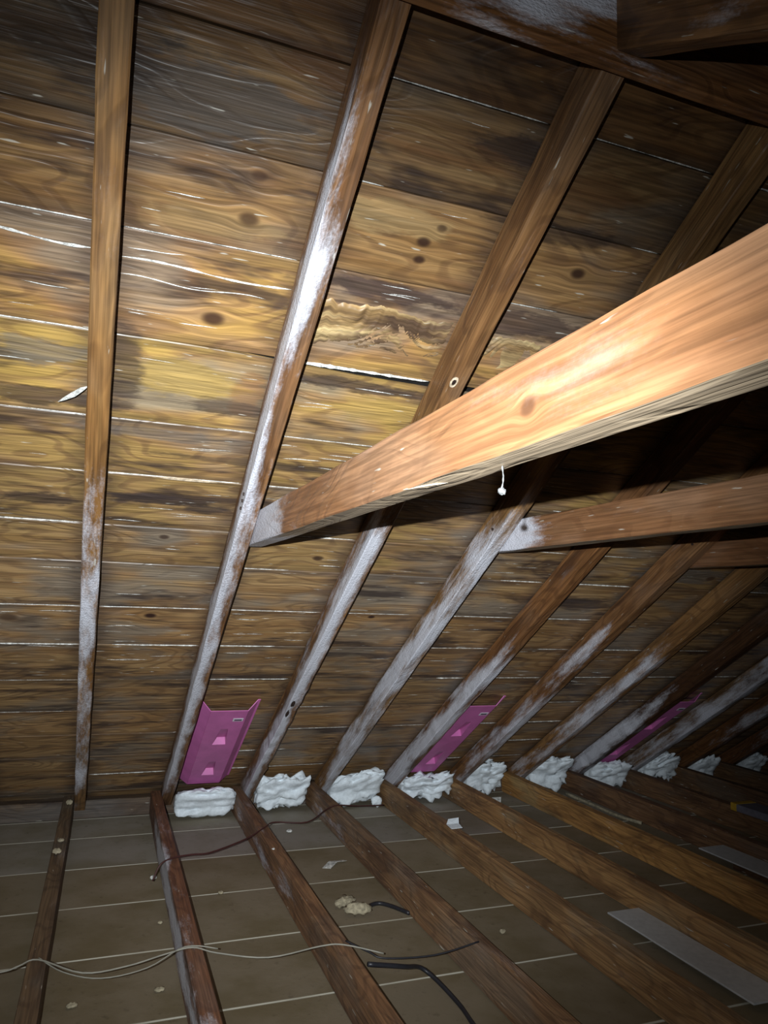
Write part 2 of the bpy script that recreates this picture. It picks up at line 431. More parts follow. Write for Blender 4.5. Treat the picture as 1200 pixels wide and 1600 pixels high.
def slab(name, vs4, thick, mat, parent=None, kind=None):
    a = [Vector(p) for p in vs4]; n = (a[1] - a[0]).cross(a[2] - a[0]).normalized() * thick
    vs = a + [p + n for p in a]; k = len(a)
    fs = [tuple(reversed(range(k))), tuple(range(k, 2 * k))] + [(i, (i + 1) % k, (i + 1) % k + k, i + k) for i in range(k)]
    o = mesh_obj(name, vs, fs, mat, parent, tuple(sum(a, Vector()) / k))
    if kind: o['kind'] = kind
    return o
slab('roofing_felt', [roof(X0, -.4, RD + .030), roof(X1, -.4, RD + .030), roof(X1, 3.56, RD + .030), roof(X0, 3.56, RD + .030)], .004, MAT_FELT, ceiling)

# frost and resin beads grown along the joints and the splits of the boards
def frost_beads():
    vs, fs = [], []
    rr = random.Random(9)
    def strip(xa, xb, tf, w0, ph, hgt=0.6, off=0.0):
        n = max(3, int((xb - xa) / 0.012)); base = len(vs); 
        for k in range(n + 1):
            x = xa + (xb - xa) * k / n; t = tf(x)
            e = min(1, k / 2, (n - k) / 2)
            m = noise.noise(Vector((x * 22, ph, 1.0))) * .55 + noise.noise(Vector((x * 70, ph, 5.0))) * .5
            ww = w0 * e * max(0.12, 0.75 + m)
            hh = ww * hgt
            for dt, dd in ((-ww / 2, 0), (0, -hh), (ww / 2, 0)):
                vs.append(roof(x, t + dt, RD + 0.0018 + off + dd))
        for k in range(n):
            for j in range(2):
                a = base + k * 3 + j
                fs.append((a, a + 1, a + 4, a + 3))
    for i in range(2, len(SEAMS) - 1):
        T = SEAMS[i]
        for b in range(-2, 17):
            xa, xb = b * S + W / 2 + .003, (b + 1) * S - W / 2 - .003
            amp = 1.0 if T < 3.0 else 0.8
            if rr.random() < (0.12 if T > .9 else .45): continue
            if rr.random() < .4: xa2, xb2 = sorted((rr.uniform(xa, xb), rr.choice((xa, xb))))
            else: xa2, xb2 = xa, xb
            if xb2 - xa2 < .06: continue
            ph = rr.uniform(0, 99)
            w0 = rr.uniform(.0025, .0062) * amp
            if i == 13 and .3 < (xa + xb) / 2 < 1.0:
                w0 = 0.011; xa2, xb2 = xa, xb
            strip(xa2, xb2, lambda x, T=T, i=i: T + 0.0022 * noise.noise(Vector((x * 1.7, i * 5.0, 3.0))) + .002, w0, ph, .6, -.006 if (i == 13 and .3 < (xa + xb) / 2 < 1.0) else 0.0)
    # the long frosted split below the grey boards, bays left of the second rafter
    strip(-.45, -W / 2, lambda x: 2.905 + .006 * math.sin(x * 21), .007, 3.3)
    strip(W / 2, S - W / 2, lambda x: 2.893 + .005 * math.sin(x * 17) - .010 * x, .007, 8.3)
    strip(W / 2, S - W / 2 - .05, lambda x: 2.852 + .005 * math.sin(x * 27), .004, 18.3)
    # short splits along the grain
    for k in range(330):
        b = rr.choice((-1, 0, 0, 0, 1, 1, 1, 2, 2, 3, 3, 4, 5, 6)); T = rr.uniform(1.0, 2.95) if rr.random() < .85 else rr.uniform(.3, 3.4)
        L = rr.uniform(.02, .13); xa = rr.uniform(b * S + W / 2, (b + 1) * S - W / 2 - L)
        if min(abs(T - q) for q in SEAMS) < .012: continue
        sl = rr.uniform(-.05, .05); ph = rr.uniform(0, 50)
        strip(xa, xa + L, lambda x, xa=xa, T=T, sl=sl, ph=ph: T + sl * (x - xa) + .003 * noise.noise(Vector((x * 20, ph, 0))), rr.uniform(.0012, .0032), ph, .4)
    o = mesh_obj('joint_frost', vs, fs, MAT_FROST, ceiling, tuple(roof(1, 2, RD)), smooth=False)
    o['kind'] = 'stuff'; o['label'] = 'white frost along joints and splits'
frost_beads()
def torn_patch(xa, xb, ta, tb, seed):
    NX, NT = 90, 26; vs, fs, um = [], [], []
    for i in range(NX + 1):
        for j in range(NT + 1):
            x = xa + (xb - xa) * i / NX
            lo_ = ta + .014 * noise.noise(Vector((x * 12, seed, 0))) + .012 * noise.noise(Vector((x * 55, seed, 0))); hi_ = tb + .014 * noise.noise(Vector((x * 9, seed, 4))) + .009 * noise.noise(Vector((x * 60, seed, 4)))
            t = lo_ + (hi_ - lo_) * j / NT
            fade = min(1, i / 3, (NX - i) / 3, j / 2, (NT - j) / 2)
            rdg = abs(noise.noise(Vector((x * 10, t * 60 + 9 * noise.noise(Vector((x * 7, t * 9, 3))), seed))))
            vs.append(roof(x, t, RD + .0022 - fade * (.002 + .009 * rdg)))
    for i in range(NX):
        for j in range(NT):
            a = i * (NT + 1) + j; fs.append((a, a + 1, a + NT + 2, a + NT + 1))
    uv = [[(xa + (xb - xa) * (q // (NT + 1)) / NX, ta + (tb - ta) * (q % (NT + 1)) / NT) for q in f] for f in fs]
    o = mesh_obj('torn_grain', vs, fs, MAT_TORN, ceiling, tuple(roof((xa + xb) / 2, (ta + tb) / 2, RD)), uv, [[(.5, .5)] * 4 for f in fs], smooth=True)
    look(o); o['label'] = 'pale torn rippled grain of one board'
MAT_TORN = wood_material('torn_wood', (0.50, 0.37, 0.18), (0.36, 0.22, 0.09), (0.07, 0.04, 0.03), (0.34, 0.28, 0.20), edge=False, dark_amt=1.0, grey_amt=.6, rough=.45)
torn_patch(.4325, .7865, 2.765, 2.885, 3.0)
torn_patch(.838, 1.04, 2.745, 2.870, 8.0)
# torn sliver hanging from an open joint
def blade(name, a, b, wd, th, mat, parent=None, up=(0, 0, 1)):
    a, b = Vector(a), Vector(b); d = (b - a).normalized(); n = Vector(up).cross(d).normalized(); q = d.cross(n)
    vs = []; prof = [(0, .15), (.2, .8), (.5, 1), (.8, .6), (1, .05)]
    for k, (t, f) in enumerate(prof):
        p = a.lerp(b, t) + n * wd * .08 * math.sin(k * 2.1)
        for sa, sb in ((-1, -1), (1, -1), (1, 1), (-1, 1)):
            vs.append(p + n * sa * wd * f / 2 + q * sb * th * f / 2)
    fs = [(i * 4 + j, i * 4 + (j + 1) % 4, (i + 1) * 4 + (j + 1) % 4, (i + 1) * 4 + j) for i in range(4) for j in range(4)] + [(3, 2, 1, 0), (16, 17, 18, 19)]
    return mesh_obj(name, vs, fs, mat, parent, tuple(a))
sl = blade('splinter', roof(.15, 2.2462, RD - .003), roof(.315, 2.245, RD - .004), .008, .004, MAT_SPLINT, ceiling, up=(0, s, c))
sl['label'] = 'orange torn sliver in an open board joint'

# back slope
ceiling2 = tag(empty('ceiling', (2.7, -4.4, 1.0)), kind='structure')
ceiling2['label'] = 'dark boarded roof slope above and behind the camera'
for i in range(len(SEAMS) - 1): board(i, X0, X1, True, ceiling2)
slab('roofing_felt', [roof(X0, -.4, RD + .030, True), roof(X1, -.4, RD + .030, True), roof(X1, 3.56, RD + .030, True), roof(X0, 3.56, RD + .030, True)], -.004, MAT_FELT, ceiling2)

# gable ends
for nm, x, th_ in (('wall_left', X0, -.03), ('wall_right', X1, .03)):
    a = roof(x, -.36, RD); b = roof(x, -.36, RD, True); r_ = roof(x, 3.55, RD)
    tw = empty(nm, (x, YR, 0)); tag(tw, kind='structure')
    z0 = ZF
    # horizontal boards of the gable, each its own piece
    zz = [ZF + .21 * k for k in range(12)]
    for k in range(11):
        za, zb = zz[k], zz[k + 1] - .004
        def ye(z): return max(0.0, (ZR + .115 - z)) / math.tan(TH)
        ha, hb = ye(za), ye(zb)
        if hb <= 0.02: continue
        pts = [(x, YR - ha, za), (x, YR + ha, za), (x, YR + hb, zb), (x, YR - hb, zb)]
        pts = [Vector(p) for p in pts]
        off = Vector((th_, 0, 0)); vs = pts + [p + off for p in pts]
        fs = [(0, 1, 2, 3), (7, 6, 5, 4), (0, 4, 5, 1), (1, 5, 6, 2), (2, 6, 7, 3), (3, 7, 4, 0)]
        um = [[(vs[i].y, vs[i].z) for i in f] for f in fs]; un = [[(.5, .5)] * 4 for f in fs]
        o = mesh_obj('gable_board', vs, fs, MAT_BOARD, tw, tuple(pts[0]), um, un); look(o, (.6, .6, .6))

# ------------------------------------------------------------------ floor: lath panels between the joists
floor = tag(empty('floor', (2.7, YR, ZF)), kind='structure')
floor['label'] = 'grey brown lath panels with pale joints below the joists'
ys = [0.345, 0.125, -0.179, -0.576, -0.970, -1.368, -1.765] + [-1.765 - .396 * k for k in range(1, 11)]
ys = [y for y in ys if y > YB - .3]
for k in range(len(ys) - 1):
    ya, yb = ys[k + 1], ys[k]
    xs = [X0, S * (3 * (k % 2) + .86 - 1), S * (4 + 1.5 * 1 + (k % 3)), S * (9.88 + (k % 2)), S * 13.88, X1]
    for xa, xb in zip(xs, xs[1:]):
        rr = random.Random(k * 7 + int(xa * 3))
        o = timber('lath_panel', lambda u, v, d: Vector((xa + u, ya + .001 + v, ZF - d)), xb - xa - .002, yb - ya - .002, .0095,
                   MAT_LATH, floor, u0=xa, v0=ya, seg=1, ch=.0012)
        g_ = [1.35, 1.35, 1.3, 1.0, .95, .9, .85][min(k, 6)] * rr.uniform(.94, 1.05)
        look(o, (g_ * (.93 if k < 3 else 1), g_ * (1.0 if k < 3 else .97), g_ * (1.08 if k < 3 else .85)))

# wall plates at the eaves
for nm, f in (('wall_front', 1), ('wall_back', -1)):
    y0 = .135 if f == 1 else YB - .135
    P = (lambda u, v, d: Vector((X0 + u, y0 + v, -.030 - d))) if f == 1 else (lambda u, v, d: Vector((X0 + u, y0 - v, -.030 - d)))
    o = timber(nm, P, X1 - X0, .10, .085, MAT_JOIST, None, u0=X0, seg=12, ch=.003, jit=.002)
    look(o, (.45, .5, .6)); o['kind'] = 'structure'
    o['label'] = 'dark timber wall plate along the eave'

# ------------------------------------------------------------------ joists
ORD = ['first', 'second', 'third', 'fourth', 'fifth', 'sixth', 'seventh', 'eighth', 'ninth', 'tenth', 'eleventh', 'twelfth', 'thirteenth', 'fourteenth', 'fifteenth', 'sixteenth']
JL = {0: 'dark ceiling joist under the leftmost rafter, crumbs on its top',
      1: 'joist with pale grey left side and red-brown top, left of the nearest baffle',
      2: 'red-brown joist with grey side ending right of the nearest pink baffle',
      3: 'brown joist between the crumpled and the widest white insulation',
      4: 'tan joist with a white paper scrap on its edge, left of the middle baffle',
      5: 'tan joist right of the middle pink baffle, beside the long white sheet strip',
      6: 'ochre-tinged joist left of the pale stick and the second sheet strip',
      7: 'dark joist just right of the pale stick lying in the bay',
      8: 'brown joist under the grey yellow-ended board'}
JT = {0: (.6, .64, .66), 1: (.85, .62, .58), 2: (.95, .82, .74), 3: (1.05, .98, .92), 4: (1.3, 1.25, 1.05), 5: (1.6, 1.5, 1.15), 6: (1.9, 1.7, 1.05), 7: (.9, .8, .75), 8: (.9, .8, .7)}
for i in range(-2, 17):
    xc = i * S - W - .003
    L = 0.130 - (YB - .130)
    P = lambda u, v, d: Vector((xc - W / 2 + v, .130 - u, -d))
    o = timber('joist', P, L, W, -ZF - .001, MAT_JOIST, None, u0=0, seg=40, ch=.003, jit=.002, seed=i * 3.3, perim=True)
    fr = {1: (0.1, 6, 1.0, -.055, .042), 2: (-.1, 1.5, .55, -.06, .04), 0: (0, 1.2, .3, -.06, .05), 3: (0, 1.0, .3, -.06, .05)}.get(i)
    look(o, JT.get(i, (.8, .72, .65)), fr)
    if i in JL: tag(o, JL[i], 'joist')
    elif i > 8: tag(o, '%s dim joist to the right of the grey yellow-ended board' % ORD[i - 9], 'joist')
    else: tag(o, ('joist just outside the left edge of the photo' if i == -1 else 'joist nearest the left gable'), 'joist')
    o['group'] = 'ceiling joists'

# ------------------------------------------------------------------ rafters
RL = {0: 'leftmost narrow orange-brown rafter, frost turning white toward its foot',
      1: 'rafter with a long crust of white frost, carrying the near collar tie',
      2: 'rafter with a knot hole that passes behind the near collar tie, foot bark-torn and white',
      3: 'pale mottled rafter that carries the second collar tie',
      4: 'brown rafter with a white lower half, left of the middle pink baffle',
      5: 'brown rafter right of the middle pink baffle, carrying the third collar tie',
      6: 'tan rafter two bays right of the middle pink baffle',
      7: 'dark rafter left of the far pink baffle with ragged white foot',
      8: 'grey rafter right of the far pink baffle'}
RT = {0: (1.12, 1.15, .95), 1: (.95, .92, .9), 2: (1.0, 1.0, .95), 3: (1.1, 1.2, 1.1), 4: (1.0, .9, .8), 5: (1.05, 1.02, 1.0), 6: (1.2, 1.25, 1.15), 7: (.42, .38, .4), 8: (.9, 1.05, 1.2), 9: (.8, .7, .6)}
# f0, f1 along the slope, amount, perimeter centre (negative = left side), half width
RF = {0: (-.1, 2.45, .62, .0, .06), 1: (-.3, 3.45, 1.10, -.016, .036), 2: (-.5, 2.45, 1.20, .006, .034), 3: (-.4, 2.50, .80, -.0, .08),
      4: (-.4, 1.65, 1.0, -.02, .06), 5: (-.4, 1.8, .66, -.01, .06), 6: (-.4, 1.7, .62, .0, .06), 7: (-.3, 1.2, .85, -.04, .05), 8: (-.4, 2.4, .75, .0, .08)}
def make_rafter(i, back):
    def P(u, v, d): return roof(i * S - W / 2 + v, -.12 + u, d, back)
    L = (-YR - .013) / c + .12
    def edge(u, j, a, b):
        t = u - .12
        ea = eb = 0.0
        if not back:
            if i == 2 and j in (0, 1, 7) and .3 < t < 1.15:      # bark wane
                k = math.sin(math.pi * (t - .3) / .85) * (.6 + .8 * noise.noise(Vector((t * 14, 2, 7))))
                ea += .012 * k; eb += .008 * k
            if i == 2 and j in (2, 3) and .3 < t < 1.3: ea += .008 * noise.noise(Vector((t * 18, 8, 1)))
            if i == 7 and j in (0, 1) and t < .9: ea += .010 * noise.noise(Vector((t * 12, 3, 3)))
            if i == 4 and j in (0, 1, 2) and t < 1.3: ea += .007 * noise.noise(Vector((t * 14, 5, 3)))
        return ea, eb
    o = timber('rafter', P, L, W, RD, MAT_RAFTER, None, u0=-.12, seg=60, ch=.003, jit=.002, seed=i * 7.7 + (50 if back else 0),
               edge=edge, cut0=0.0, cut1=math.tan(TH), perim=True)
    o['group'] = 'rafters of the far slope' if not back else 'rafters of the near slope'
    o['category'] = 'rafter'
    if not back:
        look(o, RT.get(i, (.75, .65, .6)), RF.get(i, (.1, 1.2, .4, -.02, .05)))
        if i in RL: o['label'] = RL[i]
        elif i > 8: o['label'] = '%s shadowy rafter to the right of the grey rafter by the far baffle' % ORD[i - 9]
        else: o['label'] = 'rafter just outside the left edge of the photo' if i == -1 else 'rafter nearest the left gable'
    else:
        look(o, (.85, .85, .8), (2.9, 3.5, .3, -.03, .05))
        if i == 2: o['label'] = 'brown rafter running overhead from the ridge board into the top right corner'
        elif i == 1: o['label'] = 'rafter of the near slope meeting the ridge at the top edge of the photo'
        else: o['label'] = 'unseen rafter of the near slope, %s along from the left gable' % ORD[i + 2 if i + 2 < 16 else 15] if i != 14 else 'unseen rafter of the near slope beside the right gable'
    return o
RAFT = {}
for i in range(-2, 17): RAFT[i] = make_rafter(i, False)
for i in range(-2, 15): make_rafter(i, True)

def torus_knot(name, centre, ax_a, ax_b, ra, rb, parent, mat_rim, mat_hole, hole_name='knot_hole'):
    a, b = Vector(ax_a).normalized(), Vector(ax_b).normalized(); n = a.cross(b).normalized()
    C0 = Vector(centre); vs, fs = [], []
    prof = [(1.0, 0.0), (.85, .0025), (.62, .001), (.5, -.0005)]
    K = 14
    for rr_, h in prof:
        for k in range(K):
            an = 2 * math.pi * k / K; wv = 1 + .1 * noise.noise(Vector((math.cos(an) * 2, math.sin(an) * 2, ra * 99)))
            vs.append(C0 + (a * math.cos(an) * ra + b * math.sin(an) * rb) * rr_ * wv + n * h)
    for r0 in range(3):
        for k in range(K):
            k2 = (k + 1) % K; fs.append((r0 * K + k, r0 * K + k2, (r0 + 1) * K + k2, (r0 + 1) * K + k))
    o = mesh_obj(name, vs, fs, mat_rim, parent, tuple(C0), smooth=True)
    vs2 = [C0 + (a * math.cos(2 * math.pi * k / K) * ra + b * math.sin(2 * math.pi * k / K) * rb) * .56 + n * .0008 for k in range(K)]
    mesh_obj(hole_name, vs2 + [C0 + n * .0005], [(k, (k + 1) % K, K) for k in range(K)], mat_hole, o, tuple(C0)).location = (0, 0, 0)
    return o
UP = Vector((0, -c, s)); NR = Vector((0, s, c))
# local coordinates: parents are meshes with their own origin, so child location = world - parent location (handled in mesh_obj)
torus_knot('knot', roof(2 * S - .012, 2.78, -.0035), (-1, 0, 0), UP, .010, .017, RAFT[2], MAT_SPLINT, MAT_NAIL)
def nail(p, n, r, parent, L=.004):
    p, n = Vector(p), Vector(n).normalized(); a = n.orthogonal().normalized(); b = n.cross(a); K = 8
    vs = [p + (a * math.cos(2 * math.pi * k / K) + b * math.sin(2 * math.pi * k / K)) * r + n * h for h in (0, L) for k in range(K)]
    fs = [tuple(range(K)), tuple(K + k for k in reversed(range(K)))] + [(k, k + K, (k + 1) % K + K, (k + 1) % K) for k in range(K)]
    return mesh_obj('nail_head', vs, fs, MAT_NAIL, parent, tuple(p))
for t in (2.285, 2.262, 2.236): nail(roof(S - W / 2 - .001, t, .012 + (t - 2.26) * .2), (-1, 0, 0), .0045, RAFT[1])
for i in (3, 5): nail(roof(i * S - W / 2 - .001, 2.2, .03), (-1, 0, 0), .0045, RAFT[i])
# loose bark on the torn rafter
for k, (t, vv, ww) in enumerate(((1.02, .016, .016), (.93, .012, .013))):
    b_ = lump('bark', (ww, .05, .008), 30 + k, MAT_NAIL, .5, 3, 12, 8, 2.2, RAFT[2])
    b_.rotation_euler = (-TH, 0, 0)
    b_.location = roof(2 * S - W / 2 + vv, t, -.006) - RAFT[2].location

# ------------------------------------------------------------------ ridge board
P = lambda u, v, d: Vector((X0 + u, YR - .012 + d, ZR - .034 + v))
rb_ = timber('ridge_board', P, X1 - X0, .150, .024, MAT_RAFTER, None, u0=X0, seg=40, ch=.003, jit=.002, perim=True)
look(rb_, (.95, .85, .75), (.25, 1.0, 1.7, .11, .06))
tag(rb_, 'brown ridge board crossing the top of the photo with a grey frosted patch', 'ridge board')

# ------------------------------------------------------------------ collar ties
def tie(i, zb, ht, label, tint, frost):
    xf = i * S + W / 2 + .003
    yt = -(zb + ht - .0) * c / s                      # where the rafter line is at the tie's top edge
    def half(z): return (ZR - z) * c / s + .075       # half length at height z, up to the boards
    L = 2 * half(zb)
    def P(u, v, d):                                   # face looked at is the left side: d = depth in x, v = height
        z = zb + v
        hl = half(z)
        k = (u / L) * 2 - 1
        return Vector((xf + d, YR - k * hl * -1 * -1, z))
    o = timber('collar_tie', P, L, ht, W, MAT_TIE, None, u0=-0.0, seg=60, ch=.0025, jit=.0015, seed=i * 5.5, perim=False)
    # lengthwise texture coordinate = distance from the far eave line
    lay = o.data.uv_layers['m']
    look(o, tint, frost)
    tag(o, label, 'collar tie', 'collar ties')
    return o
def fixuv(o, zb):
    me = o.data; lay = me.uv_layers['m']
    for poly in me.polygons:
        nrm = poly.normal
        for li in poly.loop_indices:
            p = me.vertices[me.loops[li].vertex_index].co + o.location
            if abs(nrm.x) > .3: q = (-p.y, p.z - zb)
            elif abs(nrm.z) > .8: q = (-p.y, -.010 - max(0.0, p.x - o.location.x + W / 2))
            else: q = (p.x, p.z)
            lay.data[li].uv = q
T1 = tie(1, 1.141, .091, 'near collar tie, bright orange beam crossing from the frosted rafter to the right edge', (1.05, 1.0, .95), (1.2, 2.34, 1.25, .04, .15)); fixuv(T1, 1.141)
T3 = tie(3, 1.164, .095, 'second collar tie, brown beam behind and below the bright near one', (.80, .76, .72), (1.2, 2.20, 1.15, .05, .15)); fixuv(T3, 1.164)
T5 = tie(5, 1.150, .092, 'third collar tie, dim brown beam meeting the rafter right of the middle baffle', (.75, .68, .62), (1.7, 1.9, .5, .05, .10)); fixuv(T5, 1.15)
for i in (7, 9, 11): 
    o = tie(i, 1.150, .092, '%s collar tie from the left, in the dark at the right' % ORD[(i - 1) // 2], (.6, .55, .5), None); fixuv(o, 1.15)
# torn fleck on the near tie's lower edge
fl = blade('splinter', (S + W / 2 + .004, -2.93, 1.1405), (S + W / 2 + .03, -3.02, 1.1400), .010, .003, MAT_SPLINT, T1, up=(0, 0, 1))

# string hanging from the near tie
st = empty('hanging_string', (.468, -3.15, 1.141))
tag(st, 'short white string with a lint blob hanging under the near collar tie', 'string')
tube('cord', [(.468, -3.15, 1.1412), (.469, -3.151, 1.125), (.467, -3.15, 1.113)], .0010, MAT_STRING, st, rfun=lambda t: 1 + .4 * math.sin(t * 17))
b_ = lump('lint_blob', (.010, .008, .008), 3, MAT_STRING, .6, 2.5, 12, 8, 2.0, st); b_.location = (0.000, 0, -.034)
# white wood shaving stuck to the left rafter
sh = blade('shaving', (-W / 2 - .001, -2.118, 1.452), (-.088, -2.068, 1.420), .012, .002, MAT_FROST, None, up=(.3, s, c))
tag(sh, 'white curled wood shaving sticking out left of the leftmost rafter', 'wood shaving')

# ------------------------------------------------------------------ pink vent baffles
def baffle(x0, x1, t0, t1, label, depth=.036):
    e = empty('vent_baffle', tuple(roof((x0 + x1) / 2, t0, .05)))
    tag(e, label, 'vent baffle', 'pink vent baffles')
    wd = x1 - x0; fl_ = .010; sw = .040
    hi, lo = RD - .006, RD - .006 - depth            # flange near the boards, centre proud of them
    xs = [x0, x0 + fl_, x0 + fl_ + sw, x1 - fl_ - sw, x1 - fl_, x1]
    hs = [hi, hi, lo, lo, hi, hi]
    tc = [t0 + (t1 - t0) * q for q in (.134, .58)]     # foot of the two dents
    vs, fs = [], []
    def V(x, t, h): vs.append(roof(x, t, h)); return len(vs) - 1
    for j in (0, 1, 3, 4):
        cc = .0
        ta = t1 + (.03 if j in (0, 4) else (.03 if j in (1, 3) else 0))
        a = V(xs[j], t0, hs[j]); b = V(xs[j + 1], t0, hs[j + 1])
        ext0 = .03 if j in (0, 1, 4) else 0.0
        ext1 = .03 if j in (0, 3, 4) else 0.0
        d = V(xs[j + 1], t1 + ext1, hs[j + 1]); q = V(xs[j], t1 + ext0, hs[j])
        fs.append((a, b, d, q))
    xm = (x0 + x1) / 2 + .005; xl, xr = xs[2], xs[3]
    L = .17; wb, wt = .030, .016; dd = .030
    lev = [t0]
    for t in tc: lev += [t, t + L]
    lev.append(t1)
    cols = {}
    for k, t in enumerate(lev):
        half = 0 if k in (0, len(lev) - 1) else (wb if k % 2 == 1 else wt)
        if half == 0: half = wb if k == 0 else wt
        cols[k] = [V(xl, t, lo), V(xm - half, t, lo), V(xm + half, t, lo), V(xr, t, lo)]
    for k in range(len(lev) - 1):
        a, b = cols[k], cols[k + 1]
        fs.append((a[0], a[1], b[1], b[0])); fs.append((a[2], a[3], b[3], b[2]))
        if k % 2 == 0: fs.append((a[1], a[2], b[2], b[1]))
        else:
            t = lev[k]
            p = V(xm - wb * .93, t + .012, lo + dd); q = V(xm + wb * .93, t + .012, lo + dd)
            fs.append((p, q, b[2], b[1]))                  # ramp
            fs.append((a[1], a[2], q, p))                  # end wall facing up the slope
            fs.append((a[1], p, b[1])); fs.append((a[2], b[2], q))
    sheet = mesh_obj('foam_sheet', vs, fs, MAT_PINK, e, tuple(roof(xm, (t0 + t1) / 2, lo)))
    m = sheet.modifiers.new('thickness', 'SOLIDIFY'); m.thickness = .003; m.offset = 0
    # sticker in the upper right corner
    tx, tt = xr - .030, t1 - .085
    st_ = mesh_obj('sticker', [roof(tx - .022, tt - .014, lo - .003), roof(tx + .022, tt - .014, lo - .003), roof(tx + .022, tt + .014, lo - .003), roof(tx - .022, tt + .014, lo - .003)],
                   [(0, 1, 2, 3)], MAT_STICKW, e, tuple(roof(tx, tt, lo)))
    m = st_.modifiers.new('t', 'SOLIDIFY'); m.thickness = .0008
    pr = mesh_obj('print', [roof(tx - .016, tt - .007, lo - .0042), roof(tx + .016, tt - .007, lo - .0042), roof(tx + .016, tt + .007, lo - .0042), roof(tx - .016, tt + .007, lo - .0042)],
                  [(0, 1, 2, 3)], MAT_STICKD, st_, tuple(roof(tx, tt, lo)))
    pr.location = (0, 0, 0)
    return e
baffle(.443, .700, .030, .860, 'pink foam vent baffle at the left, between the frosted and the torn rafter')
baffle(1.652, 1.900, .030, .860, 'middle pink foam vent baffle, left of the brown rafter with the third tie')
baffle(2.870, 3.120, .030, .860, 'far pink foam vent baffle, dim at the right beside the grey rafter')

# ------------------------------------------------------------------ insulation pieces in the eave bays
INS = [(.436, .736, .135, 'white insulation batt in flat folds under the left pink baffle', .22, 1),
       (.842, 1.115, .160, 'crumpled white insulation piece between the second and third joist', .42, 2),
       (1.245, 1.530, .160, 'widest white insulation piece, right end raised, under the pale mottled rafter', .35, 3),
       (1.650, 1.955, .120, 'ragged white insulation under the middle pink baffle', .50, 4),
       (2.060, 2.290, .160, 'white insulation wad just right of the middle pink baffle', .45, 5),
       (2.480, 2.730, .180, 'fan-shaped white insulation wad two bays right of the middle baffle', .45, 6),
       (2.885, 3.160, .150, 'lilac-tinged white insulation under the far pink baffle', .42, 7),
       (3.320, 3.570, .150, 'white insulation wad just right of the far pink baffle, point up', .55, 8),
       (3.700, 3.885, .150, 'small dim insulation wad second to the right of the far baffle', .4, 9),
       (4.120, 4.290, .150, 'smallest dim insulation wad, rightmost in the photo', .4, 10)]
for xa, xb, h, lb, rg, sd in INS:
    def shp(p, sd=sd, wdt=xb - xa, h=h):
        q = p.copy()
        if sd == 3: q.z += .05 * (q.x / wdt) + .0
        if sd == 8: q.z += .03 * math.exp(-((q.x - .03) / .05) ** 2)
        if sd in (2, 4, 5, 6, 8): q.z += .005 * math.sin(q.x * 40 + sd) + .02 * noise.noise(Vector((q.x * 14, sd, 1))); q.y += .016 * noise.noise(Vector((q.x * 25, q.z * 25, sd)))
        if sd == 1: q.y += .006 * math.sin(q.z * 150)
        q.y -= .9 * max(0, q.z + .02)
        return q
    o = lump('insulation_wad', (xb - xa, .11, h), sd * 1.7, MAT_INSUL, rg, 3.2, 44, 26, 4.0, None, shp, clampx=True)
    o.location = ((xa + xb) / 2, .030 if sd in (1, 4, 7) else .045, ZF + .001)
    tag(o, lb, 'insulation', 'insulation stuffed in the eave bays')
o = lump('insulation_tuft', (.08, .02, .05), 77, MAT_INSUL, .5, 3, 18, 12, 2.4); o.location = (2.20, .02, .075)
tag(o, 'tiny white insulation tuft stuck above the wad right of the middle baffle', 'insulation')
o = lump('insulation_tuft', (.06, .03, .05), 81, MAT_INSUL, .5, 3, 18, 12, 2.4); o.location = (1.50, -.02, ZF + .001)
tag(o, 'small white tuft fallen in front of the widest insulation piece', 'insulation')

# ------------------------------------------------------------------ things lying among the joists
def boxthing(name, xa, xb, ya, yb, z0, z1, mat, label, cat, skew=0.0, group=None):
    P = lambda u, v, d: Vector((xa + v + skew * u, yb - u, z1 - d))
    o = timber(name, P, yb - ya, xb - xa, z1 - z0, mat, None, seg=4, ch=.0015, jit=.0015)
    return tag(o, label, cat, group)
boxthing('sheet_strip', 1.807, 1.946, -2.215, -1.588, -.091, -.085, MAT_WHITE, 'long white sheet strip lying between joists at the lower right', 'sheet strip', .01, 'white sheet strips')
o = boxthing('scrap_plank', 1.86, 1.946, -2.16, -1.66, ZF + .001, -.0915, MAT_JOIST, 'dark scrap plank hidden under the long white sheet strip', 'plank', .01); look(o, (.5, .4, .35))
boxthing('sheet_strip', 2.600, 2.745, -2.10, -1.195, -.056, -.050, MAT_WHITE, 'second white sheet strip, cut off by the right edge', 'sheet strip', .005, 'white sheet strips')
o = boxthing('scrap_plank', 2.69, 2.755, -2.0, -1.30, ZF + .001, -.057, MAT_JOIST, 'dark scrap plank hidden under the second white sheet strip', 'plank'); look(o, (.5, .4, .35))
st2 = tube('stick', [(2.685, -.06, -.100), (2.70, -.30, -.104), (2.702, -.52, -.105), (2.735, -.66, -.104)], .009, MAT_PALE, sides=7)
tag(st2, 'pale bent stick lying along a joist bay right of centre', 'stick')
gb = empty('grey_board', (3.17, -1.3, .001))
tag(gb, 'grey board with a yellow end lying on a joist at the right edge', 'board')
mk = timber('board_body', lambda u, v, d: Vector((3.10 + v, -.93 - u, .036 - d)), .9, .13, .034, MAT_GREYP, gb, seg=2, ch=.002)
mk = timber('yellow_end', lambda u, v, d: Vector((3.098 + v, -.895 - u, .038 - d)), .034, .134, .037, MAT_YELLOW, gb, seg=1, ch=.002)

